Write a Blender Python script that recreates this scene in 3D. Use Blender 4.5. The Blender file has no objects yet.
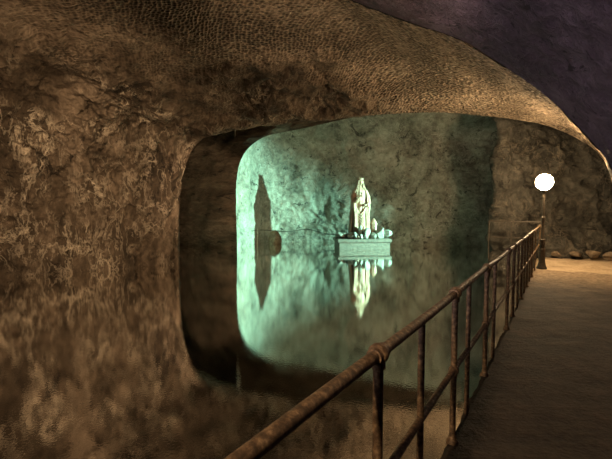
import bpy, bmesh, math, random
import numpy as np
from mathutils import Vector, Matrix

S = bpy.context.scene
col = S.collection
R = math.radians
random.seed(7)

# ------------------------------------------------------------------ camera, world, lights, exposure
FPX, EYE, PITCH = 408.0, 1.75, math.atan(23.5 / 408.0)
cd = bpy.data.cameras.new('camera'); cam = bpy.data.objects.new('camera', cd); col.objects.link(cam)
cd.sensor_width = 36.0; cd.lens = 36.0 * FPX / 612.0; cd.clip_start = 0.05; cd.clip_end = 200
cam.location = (0, 0, EYE); cam.rotation_euler = (math.pi / 2 - PITCH, 0, 0)
S.camera = cam

w = bpy.data.worlds.new('world'); S.world = w; w.use_nodes = True
w.node_tree.nodes['Background'].inputs[0].default_value = (0.030, 0.021, 0.013, 1)
w.node_tree.nodes['Background'].inputs[1].default_value = 0.45

def light(kind, name, loc, target, power, color, **kw):
    d = bpy.data.lights.new(name, kind); o = bpy.data.objects.new(name, d); col.objects.link(o)
    d.energy = power; d.color = color
    for k, v in kw.items(): setattr(d, k, v)
    o.location = loc
    o.rotation_euler = (Vector(target) - Vector(loc)).to_track_quat('-Z', 'Y').to_euler()
    return o

# teal floodlight behind the rock corner, aimed past the statue at the niche wall, with its wide spill
light('SPOT', 'teal_floodlight', (10.3, 15.15, 2.5), (-2.9, 19.3, 0.9), 25000, (0.42, 1.0, 0.77), spot_size=R(45), spot_blend=1.0, shadow_soft_size=0.07)
light('POINT', 'teal_floodlight_spill', (10.3, 15.15, 2.5), (0, 0, 0), 26, (0.90, 1.0, 0.75), shadow_soft_size=0.1)
# unseen fill lights added to brighten the walls, ceiling, vault, statue and rail
light('SPOT', 'fill_spot_water', (-3.5, 2.5, 2.2), (-7.6, 11.5, 2.9), 1100, (1.0, 0.70, 0.42), spot_size=R(76), spot_blend=0.55, shadow_soft_size=0.12)
light('SPOT', 'fill_spot_wall', (-4.6, 6.6, 5.2), (-5.7, 12.4, 1.5), 950, (1.0, 0.70, 0.42), spot_size=R(70), spot_blend=0.8, shadow_soft_size=0.06)
light('SPOT', 'fill_spot_ceiling', (-1.0, 2.2, 3.6), (1.5, 9.0, 6.6), 900, (1.0, 0.71, 0.45), spot_size=R(62), spot_blend=0.7, shadow_soft_size=0.1)
light('SPOT', 'fill_spot_far', (-0.6, 2.5, 1.8), (-5.0, 18.8, 2.4), 4200, (1.0, 0.68, 0.42), spot_size=R(19), spot_blend=0.6, shadow_soft_size=0.12)
light('SPOT', 'fill_spot_vault', (-5.2, 0.2, 2.8), (3.2, 3.4, 3.7), 1500, (0.96, 0.80, 0.82), spot_size=R(50), spot_blend=0.6, shadow_soft_size=0.2)
light('SPOT', 'fill_spot_statue', (3.4, 7.0, 4.6), (2.42, 18.3, 1.9), 2800, (1.0, 0.74, 0.52), spot_size=R(14), spot_blend=0.5, shadow_soft_size=0.08)  # added warm fill for the statue's front, no lamp stands here
light('SPOT', 'fill_spot_rail', (-1.9, -1.3, 3.4), (0.75, 2.2, 1.0), 650, (1.0, 0.70, 0.42), spot_size=R(34), spot_blend=0.9, shadow_soft_size=0.1)

S.view_settings.view_transform = 'Standard'; S.view_settings.look = 'None'
S.view_settings.exposure = 0.0; S.view_settings.gamma = 1.0
S.view_settings.use_curve_mapping = False

LAMP_EMIT = 330.0
WATER_Z = -0.15

# ------------------------------------------------------------------ frame helpers
TD = np.array([math.sin(R(32.4)), math.cos(R(32.4))])          # along the walkway
SD = np.array([TD[1], -TD[0]])                                  # to its right
def path(t, s, z): p = TD * t + SD * s; return (p[0], p[1], z)
def at(px, py, Y):
    """point of the cave seen in direction (px, py) standing Y metres ahead"""
    x = (px - 306) / FPX; y = -(py - 229.5) / FPX
    c, s = math.cos(PITCH), math.sin(PITCH)
    dy = c + y * s; dz = -s + y * c
    k = Y / dy
    return (x * k, Y, EYE + dz * k)

# ------------------------------------------------------------------ numpy noise
_rng = np.random.RandomState(3)
_perm = np.concatenate([_rng.permutation(256)] * 3).astype(np.int64)
_g = _rng.normal(size=(256, 3)); _g /= np.linalg.norm(_g, axis=1)[:, None]
def pnoise(p):
    p = np.asarray(p, float); i = np.floor(p).astype(np.int64); f = p - i; i &= 255
    u = f * f * f * (f * (f * 6 - 15) + 10); out = 0
    for a in (0, 1):
        for b in (0, 1):
            for c in (0, 1):
                h = _perm[_perm[_perm[(i[..., 0] + a) & 255] + ((i[..., 1] + b) & 255)] + ((i[..., 2] + c) & 255)]
                d = f - np.array([a, b, c]); gg = _g[h]
                wgt = (u[..., 0] if a else 1 - u[..., 0]) * (u[..., 1] if b else 1 - u[..., 1]) * (u[..., 2] if c else 1 - u[..., 2])
                out = out + wgt * (gg * d).sum(-1)
    return out * 1.5
def fbm(p, sc, n=4):
    return sum(pnoise(p * sc * 2 ** k + 7.3 * k) * 0.5 ** k for k in range(n))
def ridged(p, sc, n=4):
    return sum((1 - 2 * np.abs(pnoise(p * sc * 2 ** k + 3.1 * k))) * 0.5 ** k for k in range(n)) - 0.6

def crv(P, n):
    """Catmull-Rom through control points, n samples"""
    P = np.asarray(P, float); m = len(P)
    q = np.linspace(0, m - 1, n); i = np.clip(np.floor(q).astype(int), 0, m - 2); f = (q - i)[:, None]
    a = P[np.clip(i - 1, 0, m - 1)]; b = P[i]; c = P[i + 1]; d = P[np.clip(i + 2, 0, m - 1)]
    return 0.5 * (2 * b + (c - a) * f + (2 * a - 5 * b + 4 * c - d) * f ** 2 + (3 * b - a - 3 * c + d) * f ** 3)

def gnormals(G):
    du = np.gradient(G, axis=0); dv = np.gradient(G, axis=1)
    n = np.cross(du, dv); n /= np.linalg.norm(n, axis=-1)[..., None] + 1e-9
    return n

def setp(o, **kw):
    for k, v in kw.items(): o[k] = v
    return o

def grid_mesh(name, G, mat, attr=None, kind='structure', closed_u=False, smooth=True):
    nu, nv = G.shape[:2]
    idx = np.arange(nu * nv).reshape(nu, nv)
    if closed_u: idx = np.concatenate([idx, idx[:1]], 0)
    q = np.stack([idx[:-1, :-1], idx[1:, :-1], idx[1:, 1:], idx[:-1, 1:]], -1).reshape(-1, 4)
    me = bpy.data.meshes.new(name)
    me.vertices.add(nu * nv); me.vertices.foreach_set('co', G.reshape(-1).astype(np.float32))
    me.loops.add(q.size); me.loops.foreach_set('vertex_index', q.reshape(-1).astype(np.int32))
    me.polygons.add(len(q)); me.polygons.foreach_set('loop_start', np.arange(0, q.size, 4, dtype=np.int32))
    me.update(calc_edges=True)
    me.polygons.foreach_set('use_smooth', np.full(len(q), smooth))
    if attr is not None:
        a = me.attributes.new('chisel', 'FLOAT', 'POINT'); a.data.foreach_set('value', attr.reshape(-1).astype(np.float32))
    me.materials.append(mat); me.validate()
    o = bpy.data.objects.new(name, me); col.objects.link(o)
    if kind: o['kind'] = kind
    return o

def loft(curves, nu, nv):
    C = np.stack([crv(c, nu) for c in curves], 0)               # k, nu, 3
    out = crv(C.reshape(len(curves), -1), nv).reshape(nv, nu, 3)
    return out.transpose(1, 0, 2)

# ------------------------------------------------------------------ materials
def mat(name):
    m = bpy.data.materials.new(name); m.use_nodes = True
    nt = m.node_tree; b = nt.nodes['Principled BSDF']
    return m, nt, b
class NB:
    def __init__(s, nt): s.nt = nt
    def n(s, t, **kw):
        x = s.nt.nodes.new(t)
        for k, v in kw.items():
            if k.startswith('i_'):
                key = k[2:]; key = int(key) if key.isdigit() else key.replace('_', ' ')
                if hasattr(v, 'is_output'): s.nt.links.new(v, x.inputs[key])
                else: x.inputs[key].default_value = v
            else: setattr(x, k, v)
        return x
    def l(s, a, b): s.nt.links.new(a, b)
    def math(s, op, a, b=0.0, c=0.0):
        x = s.nt.nodes.new('ShaderNodeMath'); x.operation = op
        for i, v in enumerate((a, b, c)):
            if hasattr(v, 'is_output'): s.nt.links.new(v, x.inputs[i])
            else: x.inputs[i].default_value = v
        return x.outputs[0]
    def ramp(s, f, stops):
        x = s.nt.nodes.new('ShaderNodeValToRGB'); s.nt.links.new(f, x.inputs[0])
        e = x.color_ramp.elements
        while len(e) < len(stops): e.new(0.5)
        for k, (p, c) in enumerate(stops): e[k].position = p; e[k].color = tuple(c) + (1,) if len(c) == 3 else c
        return x.outputs[0]
    def mix(s, f, a, b):
        x = s.nt.nodes.new('ShaderNodeMix'); x.data_type = 'RGBA'
        for i, v in ((0, f), (6, a), (7, b)):
            if hasattr(v, 'is_output'): s.nt.links.new(v, x.inputs[i])
            else: x.inputs[i].default_value = v if i == 0 else tuple(v) + (1,)
        return x.outputs[2]
    def noise(s, vec, scale, detail=5, rough=0.6, dist=0.0):
        x = s.n('ShaderNodeTexNoise', i_Scale=scale, i_Detail=detail, i_Roughness=rough, i_Distortion=dist); s.l(vec, x.inputs['Vector']); return x.outputs[0]
    def vor(s, vec, scale, feature='F1', rnd=1.0):
        x = s.n('ShaderNodeTexVoronoi', feature=feature, i_Scale=scale, i_Randomness=rnd); s.l(vec, x.inputs['Vector']); return x.outputs['Distance']
    def mapping(s, vec, scale=(1, 1, 1), rot=(0, 0, 0)):
        x = s.n('ShaderNodeMapping'); x.inputs['Scale'].default_value = scale; x.inputs['Rotation'].default_value = rot; s.l(vec, x.inputs['Vector']); return x.outputs[0]

def rock_mat(name, dark, mid, light_, vein, chisel=None, vein_amt=0.6, bump=0.06, vscale=1.6, stretch=(1, 1, 1)):
    """crinkled salt rock with pale veins; chisel = colours of the pick-marked ceiling blended in by the 'chisel' attribute"""
    m, nt, b = mat(name); N = NB(nt)
    co = N.n('ShaderNodeTexCoord').outputs['Object']
    cs = N.mapping(co, stretch)
    big = N.noise(cs, 0.9, 4, 0.6, 0.4)
    fine = N.noise(cs, 5.0, 7, 0.68, 0.6)
    tone = N.math('ADD', N.math('MULTIPLY', big, 0.55), N.math('MULTIPLY', fine, 0.45))
    c = N.ramp(tone, [(0.34, dark), (0.5, mid), (0.66, light_)])
    # vein network: where distorted noise crosses its mid value
    wv = N.noise(cs, vscale, 5, 0.62, 0.5)
    v1 = N.math('SUBTRACT', 1.0, N.math('MULTIPLY', N.math('ABSOLUTE', N.math('SUBTRACT', wv, 0.5)), 38.0))
    wv2 = N.noise(N.mapping(cs, (1.3, 1.3, 0.8), (0.4, 0.9, 0.2)), vscale * 2.3, 4, 0.6, 0.4)
    v2 = N.math('SUBTRACT', 1.0, N.math('MULTIPLY', N.math('ABSOLUTE', N.math('SUBTRACT', wv2, 0.5)), 30.0))
    msk = N.ramp(N.noise(co, 0.7, 3), [(0.42, (0, 0, 0)), (0.62, (1, 1, 1))])
    vv = N.math('MULTIPLY', N.math('MAXIMUM', N.math('MAXIMUM', v1, N.math('MULTIPLY', v2, 0.7)), 0.0), msk)
    c = N.mix(N.math('MULTIPLY', vv, vein_amt), c, vein)
    # dark cracks
    wk = N.noise(cs, vscale * 1.5, 6, 0.7, 0.9)
    ck = N.math('GREATER_THAN', wk, 0.615)
    c = N.mix(N.math('MULTIPLY', ck, 0.7), c, [x * 0.25 for x in dark])
    h = N.math('ADD', N.math('MULTIPLY', fine, 1.0), N.math('MULTIPLY', vv, 0.35))
    h = N.math('SUBTRACT', h, N.math('MULTIPLY', ck, 0.5))
    h = N.math('ADD', h, N.math('MULTIPLY', N.noise(cs, 18.0, 4, 0.7), 0.4))
    if chisel:
        at_ = N.n('ShaderNodeAttribute', attribute_name='chisel').outputs['Fac']
        # rows of pick marks: stretched cells, rows bent by a slow noise
        wob = N.n('ShaderNodeTexNoise', i_Scale=0.35, i_Detail=2.0); N.l(co, wob.inputs['Vector'])
        va = N.n('ShaderNodeVectorMath', operation='MULTIPLY_ADD'); N.l(wob.outputs['Color'], va.inputs[0]); va.inputs[1].default_value = (0.9, 0.9, 0.0); N.l(co, va.inputs[2])
        pm = N.mapping(va.outputs[0], (11.0, 16.0, 2.0), (0, 0, R(-12)))
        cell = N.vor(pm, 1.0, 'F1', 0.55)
        wave = N.n('ShaderNodeTexWave', bands_direction='Y', i_Scale=0.85, i_Distortion=1.5, i_Detail=2.0); N.l(N.mapping(va.outputs[0], (1, 1, 1), (0, 0, R(-12))), wave.inputs['Vector'])
        hc = N.math('ADD', N.math('MULTIPLY', cell, 1.1), N.math('ADD', N.math('MULTIPLY', fine, 0.6), N.math('MULTIPLY', wave.outputs['Fac'], 0.25)))
        cc = N.ramp(N.math('ADD', N.math('MULTIPLY', cell, 0.6), N.math('MULTIPLY', tone, 0.5)), [(0.30, chisel[0]), (0.48, chisel[1]), (0.72, chisel[2])])  # pits of the pick marks coloured darker, shade painted into the ramp
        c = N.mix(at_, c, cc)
        hm = N.n('ShaderNodeMix'); N.l(at_, hm.inputs[0]); N.l(h, hm.inputs[2]); N.l(hc, hm.inputs[3]); h = hm.outputs[0]
    bp = N.n('ShaderNodeBump', i_Strength=1.0, i_Distance=bump); N.l(h, bp.inputs['Height'])
    N.l(c, b.inputs['Base Color']); N.l(bp.outputs[0], b.inputs['Normal'])
    b.inputs['Roughness'].default_value = 0.75; b.inputs['Specular IOR Level'].default_value = 0.25
    return m

M = {}
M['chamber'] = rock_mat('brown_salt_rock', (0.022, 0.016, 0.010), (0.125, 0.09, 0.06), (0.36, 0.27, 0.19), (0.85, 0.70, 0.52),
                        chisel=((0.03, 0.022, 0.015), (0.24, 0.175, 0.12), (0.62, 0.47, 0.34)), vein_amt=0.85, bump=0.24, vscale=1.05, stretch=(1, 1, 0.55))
M['vault'] = rock_mat('grey_violet_salt_rock', (0.045, 0.033, 0.046), (0.12, 0.088, 0.12), (0.22, 0.165, 0.22), (0.34, 0.27, 0.33), vein_amt=0.4, bump=0.15, vscale=2.6)
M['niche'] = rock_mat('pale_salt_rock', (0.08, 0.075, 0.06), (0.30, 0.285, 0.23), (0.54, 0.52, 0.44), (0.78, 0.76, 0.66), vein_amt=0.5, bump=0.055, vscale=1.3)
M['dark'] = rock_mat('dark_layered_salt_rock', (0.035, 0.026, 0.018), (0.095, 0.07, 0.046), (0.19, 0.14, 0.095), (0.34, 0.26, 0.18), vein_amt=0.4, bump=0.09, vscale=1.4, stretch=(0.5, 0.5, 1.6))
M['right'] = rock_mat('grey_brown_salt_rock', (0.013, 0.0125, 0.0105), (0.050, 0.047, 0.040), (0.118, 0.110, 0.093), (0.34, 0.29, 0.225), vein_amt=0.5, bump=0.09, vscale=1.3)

def ground_mat(name, a, b_, c_, bump, sc, band=0.0):
    m, nt, b = mat(name); N = NB(nt)
    co = N.n('ShaderNodeTexCoord').outputs['Object']
    f1 = N.noise(co, sc, 6, 0.65); f2 = N.noise(co, sc * 9, 5, 0.7)
    rot = N.mapping(co, (0.5, 5.0, 1), (0, 0, R(32.4)))
    f3 = N.noise(rot, 1.6, 4, 0.6, 0.3)
    t = N.math('ADD', N.math('ADD', N.math('MULTIPLY', f1, 0.45), N.math('MULTIPLY', f2, 0.35)), N.math('MULTIPLY', f3, 0.2))
    N.l(N.ramp(t, [(0.36, a), (0.5, b_), (0.64, c_)]), b.inputs['Base Color'])
    h = N.math('ADD', N.math('ADD', f1, N.math('MULTIPLY', f2, 0.5)), N.math('MULTIPLY', f3, band))
    bp = N.n('ShaderNodeBump', i_Strength=1.0, i_Distance=bump); N.l(h, bp.inputs['Height']); N.l(bp.outputs[0], b.inputs['Normal'])
    b.inputs['Roughness'].default_value = 0.8; b.inputs['Specular IOR Level'].default_value = 0.3
    return m
def _paler_ahead(m):  # blends the base colour to a paler tan further along the walkway
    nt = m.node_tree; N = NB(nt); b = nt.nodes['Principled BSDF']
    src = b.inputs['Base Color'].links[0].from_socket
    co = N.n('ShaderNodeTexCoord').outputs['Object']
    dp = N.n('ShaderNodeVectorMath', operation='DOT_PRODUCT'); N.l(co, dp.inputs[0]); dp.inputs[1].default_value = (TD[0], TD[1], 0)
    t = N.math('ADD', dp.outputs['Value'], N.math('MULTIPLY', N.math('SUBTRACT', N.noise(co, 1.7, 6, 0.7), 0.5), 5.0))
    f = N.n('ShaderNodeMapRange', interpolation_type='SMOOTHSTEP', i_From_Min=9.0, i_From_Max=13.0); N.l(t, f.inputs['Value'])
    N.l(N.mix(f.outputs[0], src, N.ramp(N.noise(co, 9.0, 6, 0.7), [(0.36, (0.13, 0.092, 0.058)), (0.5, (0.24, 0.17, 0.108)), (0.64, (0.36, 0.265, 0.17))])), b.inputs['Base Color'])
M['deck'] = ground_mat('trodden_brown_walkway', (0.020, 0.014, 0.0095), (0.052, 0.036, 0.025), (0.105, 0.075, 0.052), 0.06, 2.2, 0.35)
_paler_ahead(M['deck'])
M['ground'] = ground_mat('sandy_ground', (0.26, 0.185, 0.115), (0.46, 0.34, 0.22), (0.64, 0.50, 0.34), 0.09, 2.0, 0.5)

def water_mat():
    m, nt, b = mat('still_dark_water'); N = NB(nt); nt.nodes.remove(b)
    co = N.n('ShaderNodeTexCoord').outputs['Object']
    n1 = N.noise(co, 34.0, 1, 0.5); n2 = N.noise(co, 4.0, 2, 0.5)
    bp = N.n('ShaderNodeBump', i_Strength=1.0, i_Distance=0.00033); N.l(N.math('ADD', n1, N.math('MULTIPLY', n2, 0.22)), bp.inputs['Height'])
    g = N.n('ShaderNodeBsdfGlossy', i_Roughness=0.032); g.inputs['Color'].default_value = (0.93, 0.92, 0.90, 1); N.l(bp.outputs[0], g.inputs['Normal'])
    d = N.n('ShaderNodeBsdfDiffuse'); d.inputs['Color'].default_value = (0.012, 0.011, 0.008, 1)
    lw = N.n('ShaderNodeFresnel', i_IOR=3.2); N.l(bp.outputs[0], lw.inputs['Normal'])
    f = N.math('MINIMUM', N.math('ADD', lw.outputs[0], 0.60), 1.0)
    mx = N.n('ShaderNodeMixShader'); N.l(f, mx.inputs[0]); N.l(d.outputs[0], mx.inputs[1]); N.l(g.outputs[0], mx.inputs[2])
    N.l(mx.outputs[0], nt.nodes['Material Output'].inputs['Surface'])
    return m
M['water'] = water_mat()

def simple(name, base, rough=0.6, metal=0.0, var=0.35, scale=14, bump=0.004, base2=None, emit=None):
    m, nt, b = mat(name); N = NB(nt)
    if emit:
        b.inputs['Base Color'].default_value = (1, 1, 1, 1)
        b.inputs['Emission Color'].default_value = emit[:3] + (1,); b.inputs['Emission Strength'].default_value = emit[3]
        return m
    co = N.n('ShaderNodeTexCoord').outputs['Object']
    f = N.noise(co, scale, 6, 0.65)
    b2 = base2 or [min(1, x * (1 + var)) for x in base]
    N.l(N.ramp(f, [(0.38, [x * (1 - var) for x in base]), (0.52, base), (0.66, b2)]), b.inputs['Base Color'])
    bp = N.n('ShaderNodeBump', i_Strength=1.0, i_Distance=bump); N.l(f, bp.inputs['Height']); N.l(bp.outputs[0], b.inputs['Normal'])
    b.inputs['Roughness'].default_value = rough; b.inputs['Metallic'].default_value = metal
    return m
M['rust'] = simple('rusty_painted_iron', (0.15, 0.092, 0.05), 0.6, 0.1, 0.55, 34, 0.003, (0.34, 0.225, 0.125))
M['iron'] = simple('black_cast_iron', (0.06, 0.048, 0.036), 0.5, 0.3, 0.4, 25, 0.002)
M['statue'] = simple('cream_carved_salt', (0.40, 0.245, 0.17), 0.6, 0, 0.2, 9, 0.006)
M['plinth'] = simple('worn_plinth_stone', (0.165, 0.14, 0.115), 0.7, 0, 0.25, 8, 0.01)
M['rubble'] = simple('pale_salt_block', (0.25, 0.25, 0.215), 0.55, 0, 0.3, 7, 0.03)
M['brownrock'] = simple('brown_rubble_stone', (0.22, 0.165, 0.11), 0.8, 0, 0.4, 8, 0.02)
M['cable'] = simple('dark_rubber_cable', (0.05, 0.05, 0.04), 0.7)
M['pipe'] = simple('pale_metal_pipe', (0.55, 0.54, 0.48), 0.5, 0.2)
M['globe'] = simple('glowing_lamp_glass', (1, 1, 1), emit=(1.0, 0.72, 0.40, LAMP_EMIT))

# ------------------------------------------------------------------ cave shell
# A: nearer outline of the chamber (its right half is the dark arch lip), B: far arch
A = [(-12.6, 7.6, -.7), (-12.6, 7.6, 1.0), (-12.4, 7.4, 2.8), (-11.9, 7.0, 4.3), (-10.6, 6.4, 5.3), (-8.0, 6.0, 5.75), (-4.2, 5.9, 5.9), (-1.2, 6.5, 5.95)]
def lip(px, py):
    k = (px - 306) / FPX; Y = 7.0 / (TD[1] + TD[0] * k)
    return at(px, py, Y)
LIP = [lip(*q) for q in ((340, -6), (406, 20.5), (459, 39), (490, 57), (520, 77), (541, 92), (566, 114), (597, 147), (612, 168), (622, 202), (628, 262))]
LIP.append((LIP[-1][0], LIP[-1][1], -.7))
A += LIP
B = [(-4.2, 13.4, -.7), at(178, 240, 13.4), at(179, 202, 13.4), at(184, 170, 13.4), at(202, 139, 13.4), at(245, 128, 13.4), at(300, 122, 13.4), at(352, 117, 13.4),
     at(405, 113, 13.4), at(445, 112.5, 13.4), at(480, 115, 13.4), at(512, 119, 13.4), at(540, 124, 13.4), at(562, 131, 13.4), at(582, 140.5, 13.4), at(598, 153, 13.4), at(608, 168, 13.4), at(613, 190, 13.4), at(616, 262, 13.4), at(616, 285, 13.4)]
assert len(A) == len(B), (len(A), len(B))
nu, nv = 1200, 330
uu = np.linspace(0, len(A) - 1, nu)[:, None]; vv_ = np.linspace(0, 1, nv)[None, :]
G = loft([A, B], nu, nv)
sm = lambda a, b, x: (lambda t: t * t * (3 - 2 * t))(np.clip((x - a) / (b - a), 0, 1))
up = sm(3.5, 6, uu) * (1 - sm(13, 17, uu))
G[..., 2] += 0.30 * up * np.sin(np.pi * vv_) ** 1.0
n = gnormals(G)
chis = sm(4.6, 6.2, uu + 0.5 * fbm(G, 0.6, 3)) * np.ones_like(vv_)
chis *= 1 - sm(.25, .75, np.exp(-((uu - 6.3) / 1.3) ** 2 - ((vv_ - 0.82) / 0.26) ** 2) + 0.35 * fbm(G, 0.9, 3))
lf = (1 - chis)
d = lf * (0.20 * ridged(G * [1, 1, .8], 0.55, 5) + 0.08 * ridged(G, 1.7, 5) - 0.10 * sm(.25, .5, fbm(G * [1, 1, .6], 2.2, 4))) + chis * (0.05 * fbm(G, 0.5, 3) + 0.018 * fbm(G, 3.0, 2) + 0.03 * np.abs(pnoise(G * [6, 9, 2])))
fade = np.minimum(1, (1 - vv_) * 12 + 0.35) * np.ones_like(uu)
inw = np.sign((n * (np.array([1.5, 8.5, 1.5]) - G)).sum(-1).mean())
G2 = G + n * (d * fade)[..., None] * inw
iu = lambda q: int(round(q / (len(A) - 1) * (nu - 1)))
c1, c2 = iu(4.5), iu(15.0)
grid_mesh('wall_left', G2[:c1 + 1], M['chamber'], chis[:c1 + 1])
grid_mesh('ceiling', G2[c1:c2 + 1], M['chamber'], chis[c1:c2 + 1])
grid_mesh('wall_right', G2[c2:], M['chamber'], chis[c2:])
# upper face of the far arch lip, behind it
Bc = crv(B, 200); nz = Bc.copy(); nz[:, 2] += 2.2 * sm(0.5, 3, Bc[:, 2]); nz[:, 0] += np.where(Bc[:, 0] < 2, -0.9, 0.9) * sm(5.0, 6.6, np.abs(Bc[:, 0] - 2.9)); nz[:, 1] += 0.5
grid_mesh('trim_1', crv(np.stack([Bc, nz]).reshape(2, -1), 12).reshape(12, 200, 3), M['dark'])

# dark near vault: flares towards the camera
def back(P, dt, ds, dz):
    out = []
    for k, p in enumerate(P):
        f = min(1, k / 5.0)
        q = TD * dt + SD * ds * f
        out.append((p[0] + q[0], p[1] + q[1], p[2] + (dz if p[2] > 0.5 else 0)))
    return out
V0 = [(-4.2, 5.9, 5.9), (-1.2, 6.5, 5.95)] + LIP
VG = loft([V0, back(V0, -2.4, .55, .42), back(V0, -7, 1.7, 1.2), back(V0, -12, 2.2, 1.4)], 260, 240)
n = gnormals(VG); inw = np.sign((n * (np.array([0, 1.0, 1.5]) - VG)).sum(-1).mean())
vq = np.linspace(0, 1, 240)[None, :]
VG = VG + n * ((0.05 * ridged(VG, 0.8, 4) + 0.03 * fbm(VG, 3, 3)) * np.minimum(1, vq * 14))[..., None] * inw
grid_mesh('ceiling_near', VG, M['vault'])

# niche wall behind the statue (plan curve from the rock edge, round the corner, to the right)
PLAN = [(-3.17, 18.38), (-3.06, 18.75), (-2.87, 19.2), (-2.68, 19.8), (-2.42, 20.7), (-2.05, 21.3), (-1.1, 21.65), (0.7, 21.5), (2.5, 20.9), (5, 19.9), (7.2, 19.2), (9.4, 18.6), (11.5, 18.0), (14, 16.5), (15.5, 14.5)]
pl = crv([(x, y, 0) for x, y in PLAN], 420)
zz = np.linspace(-.8, 6.9, 230)
NG = np.repeat(pl[:, None, :], 230, 1).copy(); NG[..., 2] = zz[None, :]
n = gnormals(NG); inw = np.sign((n * (np.array([2, 15, 2]) - NG)).sum(-1).mean()); n *= inw
ucal = (0.35 + 0.65 * sm(150, 230, np.arange(420)))[:, None]
NG += n * (ucal * (0.22 * fbm(NG, 0.45, 3) + 0.08 * ridged(NG, 0.75, 4)) + 0.035 * ridged(NG, 2.6, 3))[..., None] * np.minimum(1, np.linspace(0, 1, 420) * 14)[:, None, None]
ov = sm(4.6, 6.9, zz)[None, :, None]
NG[..., 1:2] -= 1.6 * ov * sm(30, 120, np.arange(420))[:, None, None]
grid_mesh('wall_back', NG, M['niche'])

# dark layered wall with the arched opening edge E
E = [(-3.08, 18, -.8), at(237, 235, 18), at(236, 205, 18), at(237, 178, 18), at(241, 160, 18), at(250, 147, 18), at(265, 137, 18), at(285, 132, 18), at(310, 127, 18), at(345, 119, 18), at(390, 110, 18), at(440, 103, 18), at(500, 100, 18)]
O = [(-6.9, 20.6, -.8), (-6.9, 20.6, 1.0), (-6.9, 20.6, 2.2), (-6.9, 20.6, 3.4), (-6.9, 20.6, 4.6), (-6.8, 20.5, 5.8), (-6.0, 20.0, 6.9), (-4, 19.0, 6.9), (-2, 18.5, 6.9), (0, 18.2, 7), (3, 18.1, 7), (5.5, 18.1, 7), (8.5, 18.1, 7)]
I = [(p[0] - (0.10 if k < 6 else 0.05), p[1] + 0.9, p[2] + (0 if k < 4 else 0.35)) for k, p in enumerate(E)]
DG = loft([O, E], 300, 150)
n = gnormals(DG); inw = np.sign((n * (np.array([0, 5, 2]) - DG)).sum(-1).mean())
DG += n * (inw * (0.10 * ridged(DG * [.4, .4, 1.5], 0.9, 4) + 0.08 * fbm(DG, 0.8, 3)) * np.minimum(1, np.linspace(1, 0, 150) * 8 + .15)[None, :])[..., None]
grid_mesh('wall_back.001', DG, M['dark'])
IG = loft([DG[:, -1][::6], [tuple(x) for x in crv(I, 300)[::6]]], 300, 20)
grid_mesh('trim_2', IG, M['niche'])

# wall behind the lamp
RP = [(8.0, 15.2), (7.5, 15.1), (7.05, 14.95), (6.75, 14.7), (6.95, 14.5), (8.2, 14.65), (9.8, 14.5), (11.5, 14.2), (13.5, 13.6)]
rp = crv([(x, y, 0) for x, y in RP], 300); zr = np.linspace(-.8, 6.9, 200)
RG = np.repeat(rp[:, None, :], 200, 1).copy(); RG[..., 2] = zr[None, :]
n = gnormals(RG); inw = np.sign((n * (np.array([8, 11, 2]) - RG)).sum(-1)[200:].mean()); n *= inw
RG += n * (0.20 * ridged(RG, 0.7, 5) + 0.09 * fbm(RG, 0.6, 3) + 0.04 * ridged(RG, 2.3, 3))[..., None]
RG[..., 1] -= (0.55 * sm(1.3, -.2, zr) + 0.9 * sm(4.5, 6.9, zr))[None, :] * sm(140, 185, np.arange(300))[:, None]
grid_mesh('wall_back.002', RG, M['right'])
# roof of the rear chamber
q = np.stack(np.meshgrid(np.linspace(-8, 15, 60), np.linspace(13.7, 22, 40), indexing='ij'), -1)
CG = np.concatenate([q, np.full(q.shape[:2] + (1,), 6.75)], -1); CG[..., 2] += 0.15 * fbm(CG, 0.5, 3)
grid_mesh('ceiling_rear', CG, M['dark'])
# rock jamb between the left wall end and the dark wall
JG = loft([B[:6], [(-5.2, 16.5, p[2]) for p in B[:6]], [(-7.4, 20.8, p[2]) for p in B[:6]]], 60, 60)
grid_mesh('trim_3', JG, M['dark'])

# ------------------------------------------------------------------ water, walkway, ground
q = np.stack(np.meshgrid(np.linspace(-16, 14, 3), np.linspace(-6, 22, 3), indexing='ij'), -1)
wo = grid_mesh('lake_water', np.concatenate([q, np.full(q.shape[:2] + (1,), WATER_Z)], -1), M['water'], kind='stuff')
setp(wo, label='still dark lake water mirroring the rock walls and the statue', category='water')

def slab(name, t0, t1, s0, s1, zt, zb, m, nt_, ns, amp, edge=0.02, kind='structure'):
    """walkway block: displaced top grid with skirts"""
    t = np.linspace(t0, t1, nt_); s = np.linspace(s0, s1, ns)
    T, Sg = np.meshgrid(t, s, indexing='ij')
    P = np.zeros(T.shape + (3,)); 
    def fill(T, Sg, Z):
        P = np.zeros(T.shape + (3,)); P[..., :2] = T[..., None] * TD + Sg[..., None] * SD; P[..., 2] = Z; return P
    ed = edge * pnoise(np.stack([T * 2.3, T * 0, T * 0 + 4], -1)) + edge * .6 * pnoise(np.stack([T * 9.3, T * 0, T * 0 + 1], -1))
    P = fill(T, Sg, zt); P[..., 2] += amp * fbm(P, 1.4, 4)
    P[:, 0, :2] += ed[:, :1] * SD
    lo = P[:, :1].copy(); lo[..., 2] = zb; r2 = P[:, -1:].copy(); r2[..., 2] = zb
    P = np.concatenate([lo, P, r2], 1)
    f = P[:1].copy(); f[..., 2] = zb; e = P[-1:].copy(); e[..., 2] = zb
    P = np.concatenate([f, P, e], 0)
    return grid_mesh(name, P, m, kind=kind)
slab('floor', -5, 13.0, -0.675, 4.2, 0.0, -.75, M['deck'], 420, 110, 0.018)
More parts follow.
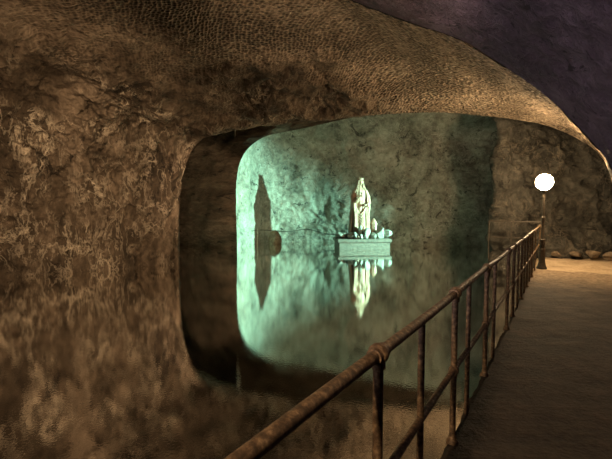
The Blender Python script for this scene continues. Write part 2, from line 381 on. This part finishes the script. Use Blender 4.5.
# sandy ground past the lamp
t = np.linspace(12.9, 19.5, 160); s = np.linspace(-0.72, 6, 150)
T, Sg = np.meshgrid(t, s, indexing='ij'); P = np.zeros(T.shape + (3,)); P[..., :2] = T[..., None] * TD + Sg[..., None] * SD
P[..., 2] = 0.005 + 0.05 * fbm(P, 0.8, 4) + 0.05 * np.sin(T * 2.2 + 1.5 * fbm(P, .4, 2)) * sm(12.9, 13.6, T) + 0.16 * sm(1.0, 3.5, Sg)
P[0, :, 2] = -.02
lo = P[:, :1].copy(); lo[..., 2] = -.8
grid_mesh('floor_sand', np.concatenate([lo, P], 1), M['ground'])

# ------------------------------------------------------------------ mesh helpers for objects
def new_obj(name, bm, m, parent=None, smooth=True, **props):
    me = bpy.data.meshes.new(name); bmesh.ops.recalc_face_normals(bm, faces=bm.faces); bm.to_mesh(me); bm.free()
    me.materials.append(m)
    me.polygons.foreach_set('use_smooth', np.full(len(me.polygons), smooth))
    if smooth:
        try: me.set_sharp_from_angle(angle=R(42))
        except Exception: pass
    o = bpy.data.objects.new(name, me); col.objects.link(o)
    if parent: o.parent = parent
    return setp(o, **props)
def empty(name, loc=(0, 0, 0), rz=0, **props):
    o = bpy.data.objects.new(name, None); col.objects.link(o); o.location = loc; o.rotation_euler = (0, 0, rz); o.empty_display_size = .2
    return setp(o, **props)
def tube(bm, pts, rad, seg=12, cap=True):
    pts = [Vector(p) for p in pts]; rad = rad if hasattr(rad, '__len__') else [rad] * len(pts)
    rings = []; ref = None
    for i, p in enumerate(pts):
        d = (pts[min(i + 1, len(pts) - 1)] - pts[max(i - 1, 0)]).normalized()
        if ref is None: ref = d.orthogonal().normalized()
        ref = (ref - d * ref.dot(d)).normalized(); b = d.cross(ref)
        rings.append([bm.verts.new(p + (ref * math.cos(a) + b * math.sin(a)) * rad[i]) for a in [2 * math.pi * k / seg for k in range(seg)]])
    for a, b in zip(rings, rings[1:]):
        for k in range(seg): bm.faces.new((a[k], a[(k + 1) % seg], b[(k + 1) % seg], b[k]))
    if cap: bm.faces.new(rings[0]); bm.faces.new(rings[-1])
def lathe(bm, prof, seg=24, c=(0, 0, 0)):
    rings = [[bm.verts.new((c[0] + r * math.cos(2 * math.pi * k / seg), c[1] + r * math.sin(2 * math.pi * k / seg), c[2] + z)) for k in range(seg)] for r, z in prof]
    for a, b in zip(rings, rings[1:]):
        for k in range(seg): bm.faces.new((a[k], a[(k + 1) % seg], b[(k + 1) % seg], b[k]))
    bm.faces.new(rings[0]); bm.faces.new(rings[-1])
def ball(bm, c, r, sc=(1, 1, 1), sub=2, rot=None):
    mt = Matrix.Translation(c) @ (rot.to_4x4() if rot else Matrix.Identity(4)) @ Matrix.Diagonal((r * sc[0], r * sc[1], r * sc[2], 1))
    bmesh.ops.create_icosphere(bm, subdivisions=sub, radius=1, matrix=mt)
def box(bm, c, d, bev=0.0, rot=None):
    mt = Matrix.Translation(c) @ (rot.to_4x4() if rot else Matrix.Identity(4)) @ Matrix.Diagonal((d[0], d[1], d[2], 1))
    r = bmesh.ops.create_cube(bm, size=1, matrix=mt)
    if bev:
        es = {e for v in r['verts'] for e in v.link_edges}
        bmesh.ops.bevel(bm, geom=list(es), offset=bev, segments=2, affect='EDGES')
def rock_bm(seed, d, sub=3, cuts=9):
    """faceted stone: sphere cut by random planes"""
    rs = np.random.RandomState(seed); bm = bmesh.new(); bmesh.ops.create_icosphere(bm, subdivisions=sub, radius=1)
    pls = rs.normal(size=(cuts, 3)); pls /= np.linalg.norm(pls, axis=1)[:, None]; ds = rs.uniform(.52, .82, cuts)
    for v in bm.verts:
        p = np.array(v.co)
        for nn, dd in zip(pls, ds):
            k = p @ nn - dd
            if k > 0: p = p - nn * k
        p *= 1 + 0.05 * float(pnoise(p * 2.3 + seed))
        v.co = (p[0] * d[0], p[1] * d[1], p[2] * d[2])
    return bm

# ------------------------------------------------------------------ main railing
RS = -0.655; RH = 1.12; MH = 0.545
def dep(Y): return (Y + SD[1] * -RS) / TD[1]                    # depth ahead -> distance along the walkway
rail = empty('railing', path(0, RS, 0), 0, label='long rusty iron pipe railing along the left edge of the walkway', category='railing')
def loc_(t, z): p = TD * t; return (p[0], p[1], z)
T1 = 15.0
ts = np.linspace(-1.2, T1, 60)
bm = bmesh.new(); tube(bm, [loc_(t, RH + 0.006 * math.sin(t * 1.9)) for t in ts], 0.0265, 14); new_obj('top_rail', bm, M['rust'], rail)
bm = bmesh.new(); tube(bm, [loc_(t, MH + 0.006 * math.sin(t * 2.3 + 1)) for t in ts], 0.0215, 12); new_obj('middle_rail', bm, M['rust'], rail)
KN = [0.45, 1.71, 2.93, 4.13, 5.72, 6.37, 7.6, 8.75, 10.0, 12.9]
PL = [2.24, 3.36, 4.62, 7.0, 8.15, 9.4, 11.0]
for i, Y in enumerate(KN):
    t = dep(Y); bm = bmesh.new()
    tube(bm, [loc_(t, z) for z in (-.10, .3, RH)], 0.0225, 14)
    lathe(bm, [(0.045, -.02), (0.045, 0.012), (0.03, 0.03), (0.024, 0.06)], 14, loc_(t, 0))
    p = new_obj('post', bm, M['rust'], rail)
    for z, r in ((RH, 0.046), (MH, 0.038)):
        bm = bmesh.new(); c = Vector(loc_(t, z)); ax = Vector((TD[0], TD[1], 0))
        ball(bm, c, r, (1, 1, 1), 3)
        tube(bm, [c - ax * (r * 1.15), c - ax * r * .5, c + ax * r * .5, c + ax * (r * 1.15)], [r * .76, r * .80, r * .80, r * .76], 14)
        tube(bm, [c - Vector((0, 0, r * 1.35)), c], r * .68, 14)
        new_obj('ball_fitting', bm, M['rust'], p)
for Y in PL:
    t = dep(Y); bm = bmesh.new(); tube(bm, [loc_(t, z) for z in (-.10, .3, RH - .01)], 0.0195, 12); new_obj('post', bm, M['rust'], rail)

# short railing turning off behind the lamp
p0 = Vector(path(T1 + .05, RS, 0)); p1 = Vector((6.22, 13.85, 0)); dv = p1 - p0
r2 = empty('railing', p0, 0, label='short thin pipe railing turning left behind the lamp post', category='railing')
for nm, z, r in (('top_rail', 1.235, .022), ('middle_rail', .70, .018)):
    bm = bmesh.new(); tube(bm, [dv * k + Vector((0, 0, z)) for k in (0, .5, 1)], r, 10); new_obj(nm, bm, M['iron'], r2)
for k in (0.0, 0.55, 1):
    bm = bmesh.new(); q = dv * k; tube(bm, [q + Vector((0, 0, -.05)), q + Vector((0, 0, 1.26))], .022, 10); new_obj('post', bm, M['iron'], r2)
# stone landing under it
bm = bmesh.new(); rot = Matrix.Rotation(math.atan2(dv.y, dv.x), 3, 'Z')
box(bm, p0 + dv * .5 + Vector((.30, .42, -.35)), (dv.length + .1, .9, .98), .04, rot)
new_obj('trim_4', bm, M['right'], kind='structure')

# ------------------------------------------------------------------ lamp post
LX, LY = at(541.5, 269, 11.33)[:2]
lamp = empty('street_lamp', (LX, LY, 0), 0, label='black iron lamp post with bright glowing globe at the end of the walkway', category='lamp')
bm = bmesh.new(); lathe(bm, [(.135, 0), (.135, .04), (.115, .07), (.10, .12), (.085, .20), (.08, .40), (.072, .50), (.085, .52), (.085, .55), (.06, .58)], 20); new_obj('base', bm, M['iron'], lamp)
bm = bmesh.new(); lathe(bm, [(.06, .57), (.062, .74), (.052, .80), (.038, .84), (.034, 1.5), (.030, 2.12)], 16); new_obj('pole', bm, M['iron'], lamp)
for z in (.70, .80, 1.42):
    bm = bmesh.new(); rr = .075 if z < 1 else .048; lathe(bm, [(rr * .7, z - .035), (rr, z - .02), (rr, z + .02), (rr * .7, z + .035)], 16); new_obj('ring', bm, M['iron'], lamp)
bm = bmesh.new(); lathe(bm, [(.03, 2.10), (.075, 2.14), (.09, 2.18), (.07, 2.20)], 16); new_obj('globe_holder', bm, M['iron'], lamp)
bm = bmesh.new(); ball(bm, (0, 0, 2.41), .22, (1, 1, 1), 3); new_obj('globe', bm, M['globe'], lamp, label='glowing white glass globe')

# ------------------------------------------------------------------ plinth, statue, tower, stones
SX, SY = 2.47, 18.0
PZ = 0.30
PC = at(362, 249, 18.3)
bm = bmesh.new(); 
box(bm, (0, 0, -.27), (2.26, 1.5, .92), .02); plo = empty('plinth', (PC[0], 18.55, 0), R(4), label='low rectangular stone plinth rising from the water under the statue', category='plinth')
new_obj('base', bm, M['plinth'], plo)
bm = bmesh.new(); box(bm, (0, 0, PZ - .075), (2.40, 1.62, .15), .025); new_obj('top_slab', bm, M['plinth'], plo)

H = 2.80
st = empty('statue', (at(360, 238, 18.72)[0], 18.72, PZ), R(14), label='cream carved statue of a veiled crowned woman standing on the plinth', category='statue')
def ringsurf(rows, seg=72, fold=None, arc=None):
    """rows: (z, cx, cy, rx, ry); returns grid closed round z"""
    rows = crv(rows, 90); G = np.zeros((seg, 90, 3))
    th = np.linspace(0, 2 * math.pi, seg, endpoint=False) if arc is None else np.linspace(arc[0], arc[1], seg)
    for k, a in enumerate(th):
        z = rows[:, 0]; f = fold(a, z) if fold else 0
        G[k, :, 0] = rows[:, 1] + (rows[:, 3] + f) * math.cos(a)
        G[k, :, 1] = rows[:, 2] + (rows[:, 4] + f) * math.sin(a)
        G[k, :, 2] = z
    return G
# robe with long folds
def fold_robe(a, z):
    amp = 0.042 * np.clip(1 - z / 1.75, 0, 1) + 0.006
    return amp * (np.sin(9 * a + 0.9 * np.sin(z * 1.6)) + 0.5 * np.sin(17 * a + z * 1.1))
rows = [(0, 0, 0, .40, .33), (.25, 0, 0, .365, .30), (.9, 0.01, 0, .32, .26), (1.35, .015, 0, .295, .235), (1.62, .01, 0, .235, .19), (1.9, 0, 0, .25, .20), (2.12, 0, .01, .27, .18), (2.26, 0, .02, .19, .13), (2.33, 0, .02, .085, .085), (2.40, 0, .02, .075, .08)]
o = grid_mesh('robe', ringsurf(rows, 110, fold_robe), M['statue'], kind=None, closed_u=True); o.parent = st
# cloak: shell open at the front, hanging from the shoulders, wide at the left arm
def fold_cloak(a, z):
    amp = 0.05 * np.clip(1.15 - z / 2.1, 0, 1)
    return amp * np.sin(11 * a + 1.3 * np.sin(z * 1.3 + 1)) + 0.02 * np.sin(23 * a + 2 * z) * np.clip(1 - z / 2, 0, 1)
rows = [(0.01, -.03, .04, .50, .36), (.5, -.03, .04, .455, .34), (1.0, -.02, .04, .43, .33), (1.45, 0, .03, .42, .32), (1.8, 0, .03, .41, .29), (2.05, 0, .03, .36, .25), (2.2, 0, .03, .27, .19), (2.30, 0, .03, .16, .13)]
CGk = ringsurf(rows, 120, fold_cloak, (R(-52), R(232)))
o = grid_mesh('cloak', CGk, M['statue'], kind=None); o.parent = st
md = o.modifiers.new('thick', 'SOLIDIFY'); md.thickness = .035
# apron-like drapery swag crossing the front from the waist
bm = bmesh.new()
for k in range(6):
    x0 = -.30 + .02 * k; x1 = .20 - .035 * k
    tube(bm, [(x0, -.20 - .012 * k, 1.18 - .10 * k), (-.10, -.30 - .012 * k, 1.06 - .13 * k), (.06, -.29 - .01 * k, 1.20 - .10 * k), (x1, -.23, 1.44 - .05 * k)], [.035, .05, .05, .03], 10)
for k in range(5):
    x = -.36 + .055 * k
    tube(bm, [(x, -.20 - .02 * (k % 3), 1.5 - .08 * k), (x + .02, -.25, .9), (x - .01, -.30, .3), (x - .03, -.31, .03)], [.03, .045, .05, .055], 10)
for k in range(3):
    x = .20 + .06 * k
    tube(bm, [(x, -.22, 1.35), (x + .02, -.24, .8), (x + .01, -.27, .05)], [.028, .04, .05], 10)
new_obj('drapery', bm, M['statue'], st)
# body: head with face, neck, arms, hands
bm = bmesh.new()
ball(bm, (0, 0, 2.52), .128, (.86, .98, 1.18), 4)
for v in bm.verts:                                              # face: jaw, brow, nose, lips, eye sockets
    x, y, z = v.co; zz_ = z - 2.52
    if zz_ < -.02: v.co.x *= 1 - .35 * min(1, (-.02 - zz_) / .13) ** 1.3
    if y < 0:
        fx = abs(x)
        dy = -.026 * math.exp(-(x / .014) ** 2 - ((zz_ + .022) / .028) ** 2)
        dy += .013 * (math.exp(-((fx - .042) / .018) ** 2 - ((zz_ - .012) / .012) ** 2))
        dy += -.008 * math.exp(-(x / .026) ** 2 - ((zz_ + .066) / .007) ** 2) + .006 * math.exp(-(x / .03) ** 2 - ((zz_ + .075) / .005) ** 2)
        dy += -.007 * math.exp(-((fx - .04) / .03) ** 2 - ((zz_ - .035) / .01) ** 2)
        dy += -.010 * math.exp(-(x / .022) ** 2 - ((zz_ + .11) / .016) ** 2)
        v.co.y += dy
tube(bm, [(0, .015, 2.28), (0, .01, 2.36), (0, .0, 2.46)], [.085, .066, .062], 16)
def hand(bm, wr, d, upv, L=.17, curl=.9, side=1):
    d = Vector(d).normalized(); u = Vector(upv).normalized(); s = d.cross(u).normalized()
    wr = Vector(wr)
    tube(bm, [wr - d * .04, wr, wr + d * L * .25, wr + d * L * .5], [.036, .037, .043, .036], 10)
    for k, (o_, ln) in enumerate(((-.034, .9), (-.012, 1.0), (.011, .95), (.032, .75))):
        b0 = wr + d * L * .42 + s * o_; ll = L * .55 * ln
        q1 = b0 + d * ll * .45 - u * ll * .12 * curl; q2 = q1 + d * ll * .28 - u * ll * .3 * curl; q3 = q2 + d * ll * .12 - u * ll * .25 * curl
        tube(bm, [b0, q1, q2, q3], [.014, .013, .012, .008], 8)
    b0 = wr + d * L * .15 + s * .034 * side
    tube(bm, [b0, b0 + s * .035 * side + d * .035 - u * .01, b0 + s * .045 * side + d * .075 - u * .02], [.016, .014, .01], 8)
# viewer-left arm bent up across the chest, viewer-right arm with the hand at the waist
tube(bm, [(-.27, .02, 2.12), (-.34, -.03, 1.86), (-.335, -.10, 1.66), (-.25, -.25, 1.74), (-.17, -.315, 1.84)], [.085, .085, .078, .062, .042], 14)
hand(bm, (-.16, -.32, 1.85), (.75, -.2, .62), (-.2, -1, 0), side=-1)
tube(bm, [(.27, .02, 2.12), (.335, -.02, 1.86), (.335, -.09, 1.62), (.24, -.25, 1.52), (.16, -.305, 1.50)], [.085, .085, .078, .06, .042], 14)
hand(bm, (.15, -.31, 1.50), (-.9, -.15, -.25), (0, -1, .2), side=1)
new_obj('figure', bm, M['statue'], st)
# sleeves
bm = bmesh.new()
tube(bm, [(-.26, .02, 2.14), (-.36, -.02, 1.86), (-.37, -.10, 1.60), (-.28, -.25, 1.68), (-.215, -.295, 1.775)], [.10, .11, .125, .11, .095], 18)
tube(bm, [(-.36, -.14, 1.62), (-.37, -.20, 1.35), (-.35, -.22, 1.10)], [.10, .08, .02], 12)
tube(bm, [(.26, .02, 2.14), (.355, -.02, 1.86), (.36, -.09, 1.58), (.26, -.245, 1.50), (.20, -.285, 1.485)], [.10, .11, .115, .095, .08], 18)
tube(bm, [(.34, -.13, 1.55), (.345, -.19, 1.30), (.33, -.20, 1.05)], [.09, .07, .02], 12)
new_obj('sleeves', bm, M['statue'], st)
# chalice held against the chest
bm = bmesh.new(); lathe(bm, [(.05, 0), (.045, .015), (.015, .04), (.015, .09), (.03, .10), (.058, .15), (.062, .19), (.05, .192)], 16, (-.06, -.36, 1.87)); new_obj('chalice', bm, M['statue'], st)
# veil falling from the head to the shoulders, open at the face
rows = [(1.80, 0, .04, .44, .30), (2.0, 0, .03, .40, .25), (2.18, 0, .03, .30, .21), (2.34, 0, .03, .215, .18), (2.46, 0, .025, .182, .168), (2.57, 0, .02, .160, .155), (2.65, 0, .02, .118, .122), (2.69, 0, .02, .05, .06), (2.70, 0, .02, .004, .004)]
o = grid_mesh('veil', ringsurf(rows, 64, lambda a, z: 0.012 * np.sin(9 * a) * np.clip((2.6 - z) * 2, 0, 1), (R(-42), R(222))), M['statue'], kind=None); o.parent = st
md = o.modifiers.new('thick', 'SOLIDIFY'); md.thickness = .022
# hair locks framing the face
bm = bmesh.new()
for sx in (-1, 1):
    for k in range(3):
        tube(bm, [(sx * (.06 + .012 * k), -.075 + .02 * k, 2.63), (sx * (.098 + .01 * k), -.065 + .02 * k, 2.52), (sx * (.10 + .015 * k), -.06 + .01 * k, 2.38), (sx * (.125 + .015 * k), -.13, 2.20)], [.018, .022, .022, .01], 8)
new_obj('hair', bm, M['statue'], st)
bm = bmesh.new(); lathe(bm, [(.118, 2.635), (.132, 2.64), (.138, 2.70), (.126, 2.70), (.11, 2.65)], 24)
for k in range(8):
    a = 2 * math.pi * k / 8; p = Vector((0.132 * math.cos(a), .02 + .132 * math.sin(a), 2.69))
    tube(bm, [p, p + Vector((.012 * math.cos(a), .012 * math.sin(a), .04))], [.028, .008], 8)
new_obj('crown', bm, M['statue'], st)
# belt
bm = bmesh.new()
th = [2 * math.pi * k / 40 for k in range(41)]
tube(bm, [(.01 + .245 * math.cos(a), .2 * math.sin(a), 1.63 - .01 * math.sin(a)) for a in th], .022, 8, cap=False); new_obj('belt', bm, M['statue'], st)

# tower beside the statue
tx = at(373.5, 236, 18.66)[0]
tw = empty('stone_tower', (tx, 18.62, PZ), R(12), label='small pointed stone tower standing to the right of the statue', category='tower')
bm = bmesh.new(); lathe(bm, [(.19, 0), (.19, .10), (.155, .12), (.148, .58), (.17, .60), (.17, .66)], 8); new_obj('shaft', bm, M['statue'], tw, smooth=False)
bm = bmesh.new(); lathe(bm, [(.17, .66), (.10, .78), (.006, .90)], 8); new_obj('pointed_roof', bm, M['statue'], tw, smooth=False)
bm = bmesh.new(); box(bm, (0, -.140, .42), (.055, .02, .16), .008); new_obj('window', bm, M['plinth'], tw)

# dark rod at the left of the statue
rx = at(347, 238, 18.2)[0]
bm = bmesh.new(); tube(bm, [(0, 0, 0), (0, 0, .30), (0, 0, .38)], [.035, .03, .012], 10); tube(bm, [(0, 0, .22), (-.12, 0, .17), (-.19, 0, .04), (-.20, 0, -.02)], .013, 8)
o = new_obj('metal_rod', bm, M['cable'], label='thin dark upright rod with a bent wire at the statue\'s left foot', category='rod'); o.location = (rx, 18.05, PZ)

# pale salt blocks heaped at the statue's feet
STONES = [  # px, depth, size(w, d, h), tilt, label
    (342.5, 18.2, (.28, .22, .18), 10, 'small pale stone at the left front corner of the plinth'),
    (351.0, 18.0, (.20, .17, .16), -20, 'flat pale stone just right of the dark rod on the plinth'),
    (338.5, 18.75, (.16, .2, .11), 5, 'thin slab-like stone on the far left end of the plinth'),
    (355.5, 17.93, (.20, .15, .16), 30, 'low rounded stone before the left hem of the statue'),
    (360.5, 18.10, (.22, .12, .33), -35, 'tall upright pale stone leaning at the front of the statue\'s hem'),
    (361.5, 17.84, (.19, .10, .13), 25, 'small front stone below the tall leaning stone'),
    (367.0, 17.98, (.24, .18, .25), 15, 'angular pale block in front of the statue\'s right hem'),
    (373.2, 17.98, (.19, .16, .16), -15, 'squarish pale stone at the foot of the small tower'),
    (380.2, 18.22, (.25, .26, .27), 20, 'large pale green lump right of the small tower'),
    (386.6, 18.50, (.28, .26, .20), -25, 'long sloping stone on the far right end of the plinth'),
]
for k, (px, Y, dd, tilt, lab) in enumerate(STONES):
    o = new_obj('stone', rock_bm(40 + k, dd), M['rubble'], smooth=False, label=lab, category='stone', group='salt stones around the statue')
    zs = min(v.co.z for v in o.data.vertices)
    o.location = (at(px, 240, Y)[0], Y, PZ - zs * .95); o.rotation_euler = (0, R(tilt * .35), R(tilt * 3))

# ------------------------------------------------------------------ cable and bent pipe on the niche wall
def wall_pt(px, py):
    """front of the niche wall in direction px"""
    k = (px - 306) / FPX; best = None
    for i in range(10, 420):
        p = NG[i, 80:110, :].mean(0)
        if best is None or abs(p[0] / p[1] - k) < best[0]: best = (abs(p[0] / p[1] - k), p[1], i)
    Y = best[1]; z = at(px, py, Y)[2]
    j = int(np.clip(round((z + .8) / 7.7 * 229), 0, 229)); p = NG[best[2], j]
    return Vector((p[0], p[1] - .06, z))
bm = bmesh.new(); cp = [wall_pt(px, y) for px, y in ((252, 231), (262, 230), (274, 230.5), (288, 231.5), (302, 229.5), (308, 229), (316, 231), (326, 233.5), (336, 234), (346, 233))]
tube(bm, [tuple(x) for x in crv([tuple(p) for p in cp], 40)], .018, 6)
new_obj('cable', bm, M['cable'], label='dark cable strung low across the teal lit rock wall', category='cable')
bm = bmesh.new(); a = wall_pt(257.5, 243); b_ = Vector((a.x, a.y - .1, 0))
tube(bm, [(a.x, a.y - .1, WATER_Z - .2), (a.x, a.y - .1, .35), (a.x, a.y - .1, .62), (a.x - .06, a.y - .1, .68), (a.x - .3, a.y - .1, .68)], .022, 8)
new_obj('pipe', bm, M['pipe'], label='bent pale pipe rising from the water inside the statue\'s shadow', category='pipe')

# rubble at the foot of the wall behind the lamp
RUB = [(556, 13.75, (.20, .14, .12), 'dark brown stone just right of the lamp post by the wall foot'), (577, 13.7, (.30, .2, .10), 'flat brown stone at the wall foot between lamp and right edge'),
       (594, 13.55, (.26, .2, .17), 'larger brown boulder at the wall foot near the right edge'), (609, 13.2, (.18, .17, .13), 'brown stone on the sand at the far right edge')]
for k, (px, Y, dd, lab) in enumerate(RUB):
    o = new_obj('boulder', rock_bm(80 + k, dd), M['brownrock'], smooth=False, label=lab, category='stone', group='rubble along the wall foot')
    o.location = (at(px, 250, Y)[0], Y, .10 + dd[2] * .3); o.rotation_euler = (0, 0, k * 1.3)
# brown boulder standing in the water at the foot of the niche wall
o = new_obj('boulder', rock_bm(97, (.40, .34, .62), cuts=7), M['brownrock'], smooth=False, label='dark brown boulder in the water at the right foot of the statue\'s shadow', category='stone')
o.location = (at(274, 240, 20.65)[0], 20.65, -.08)
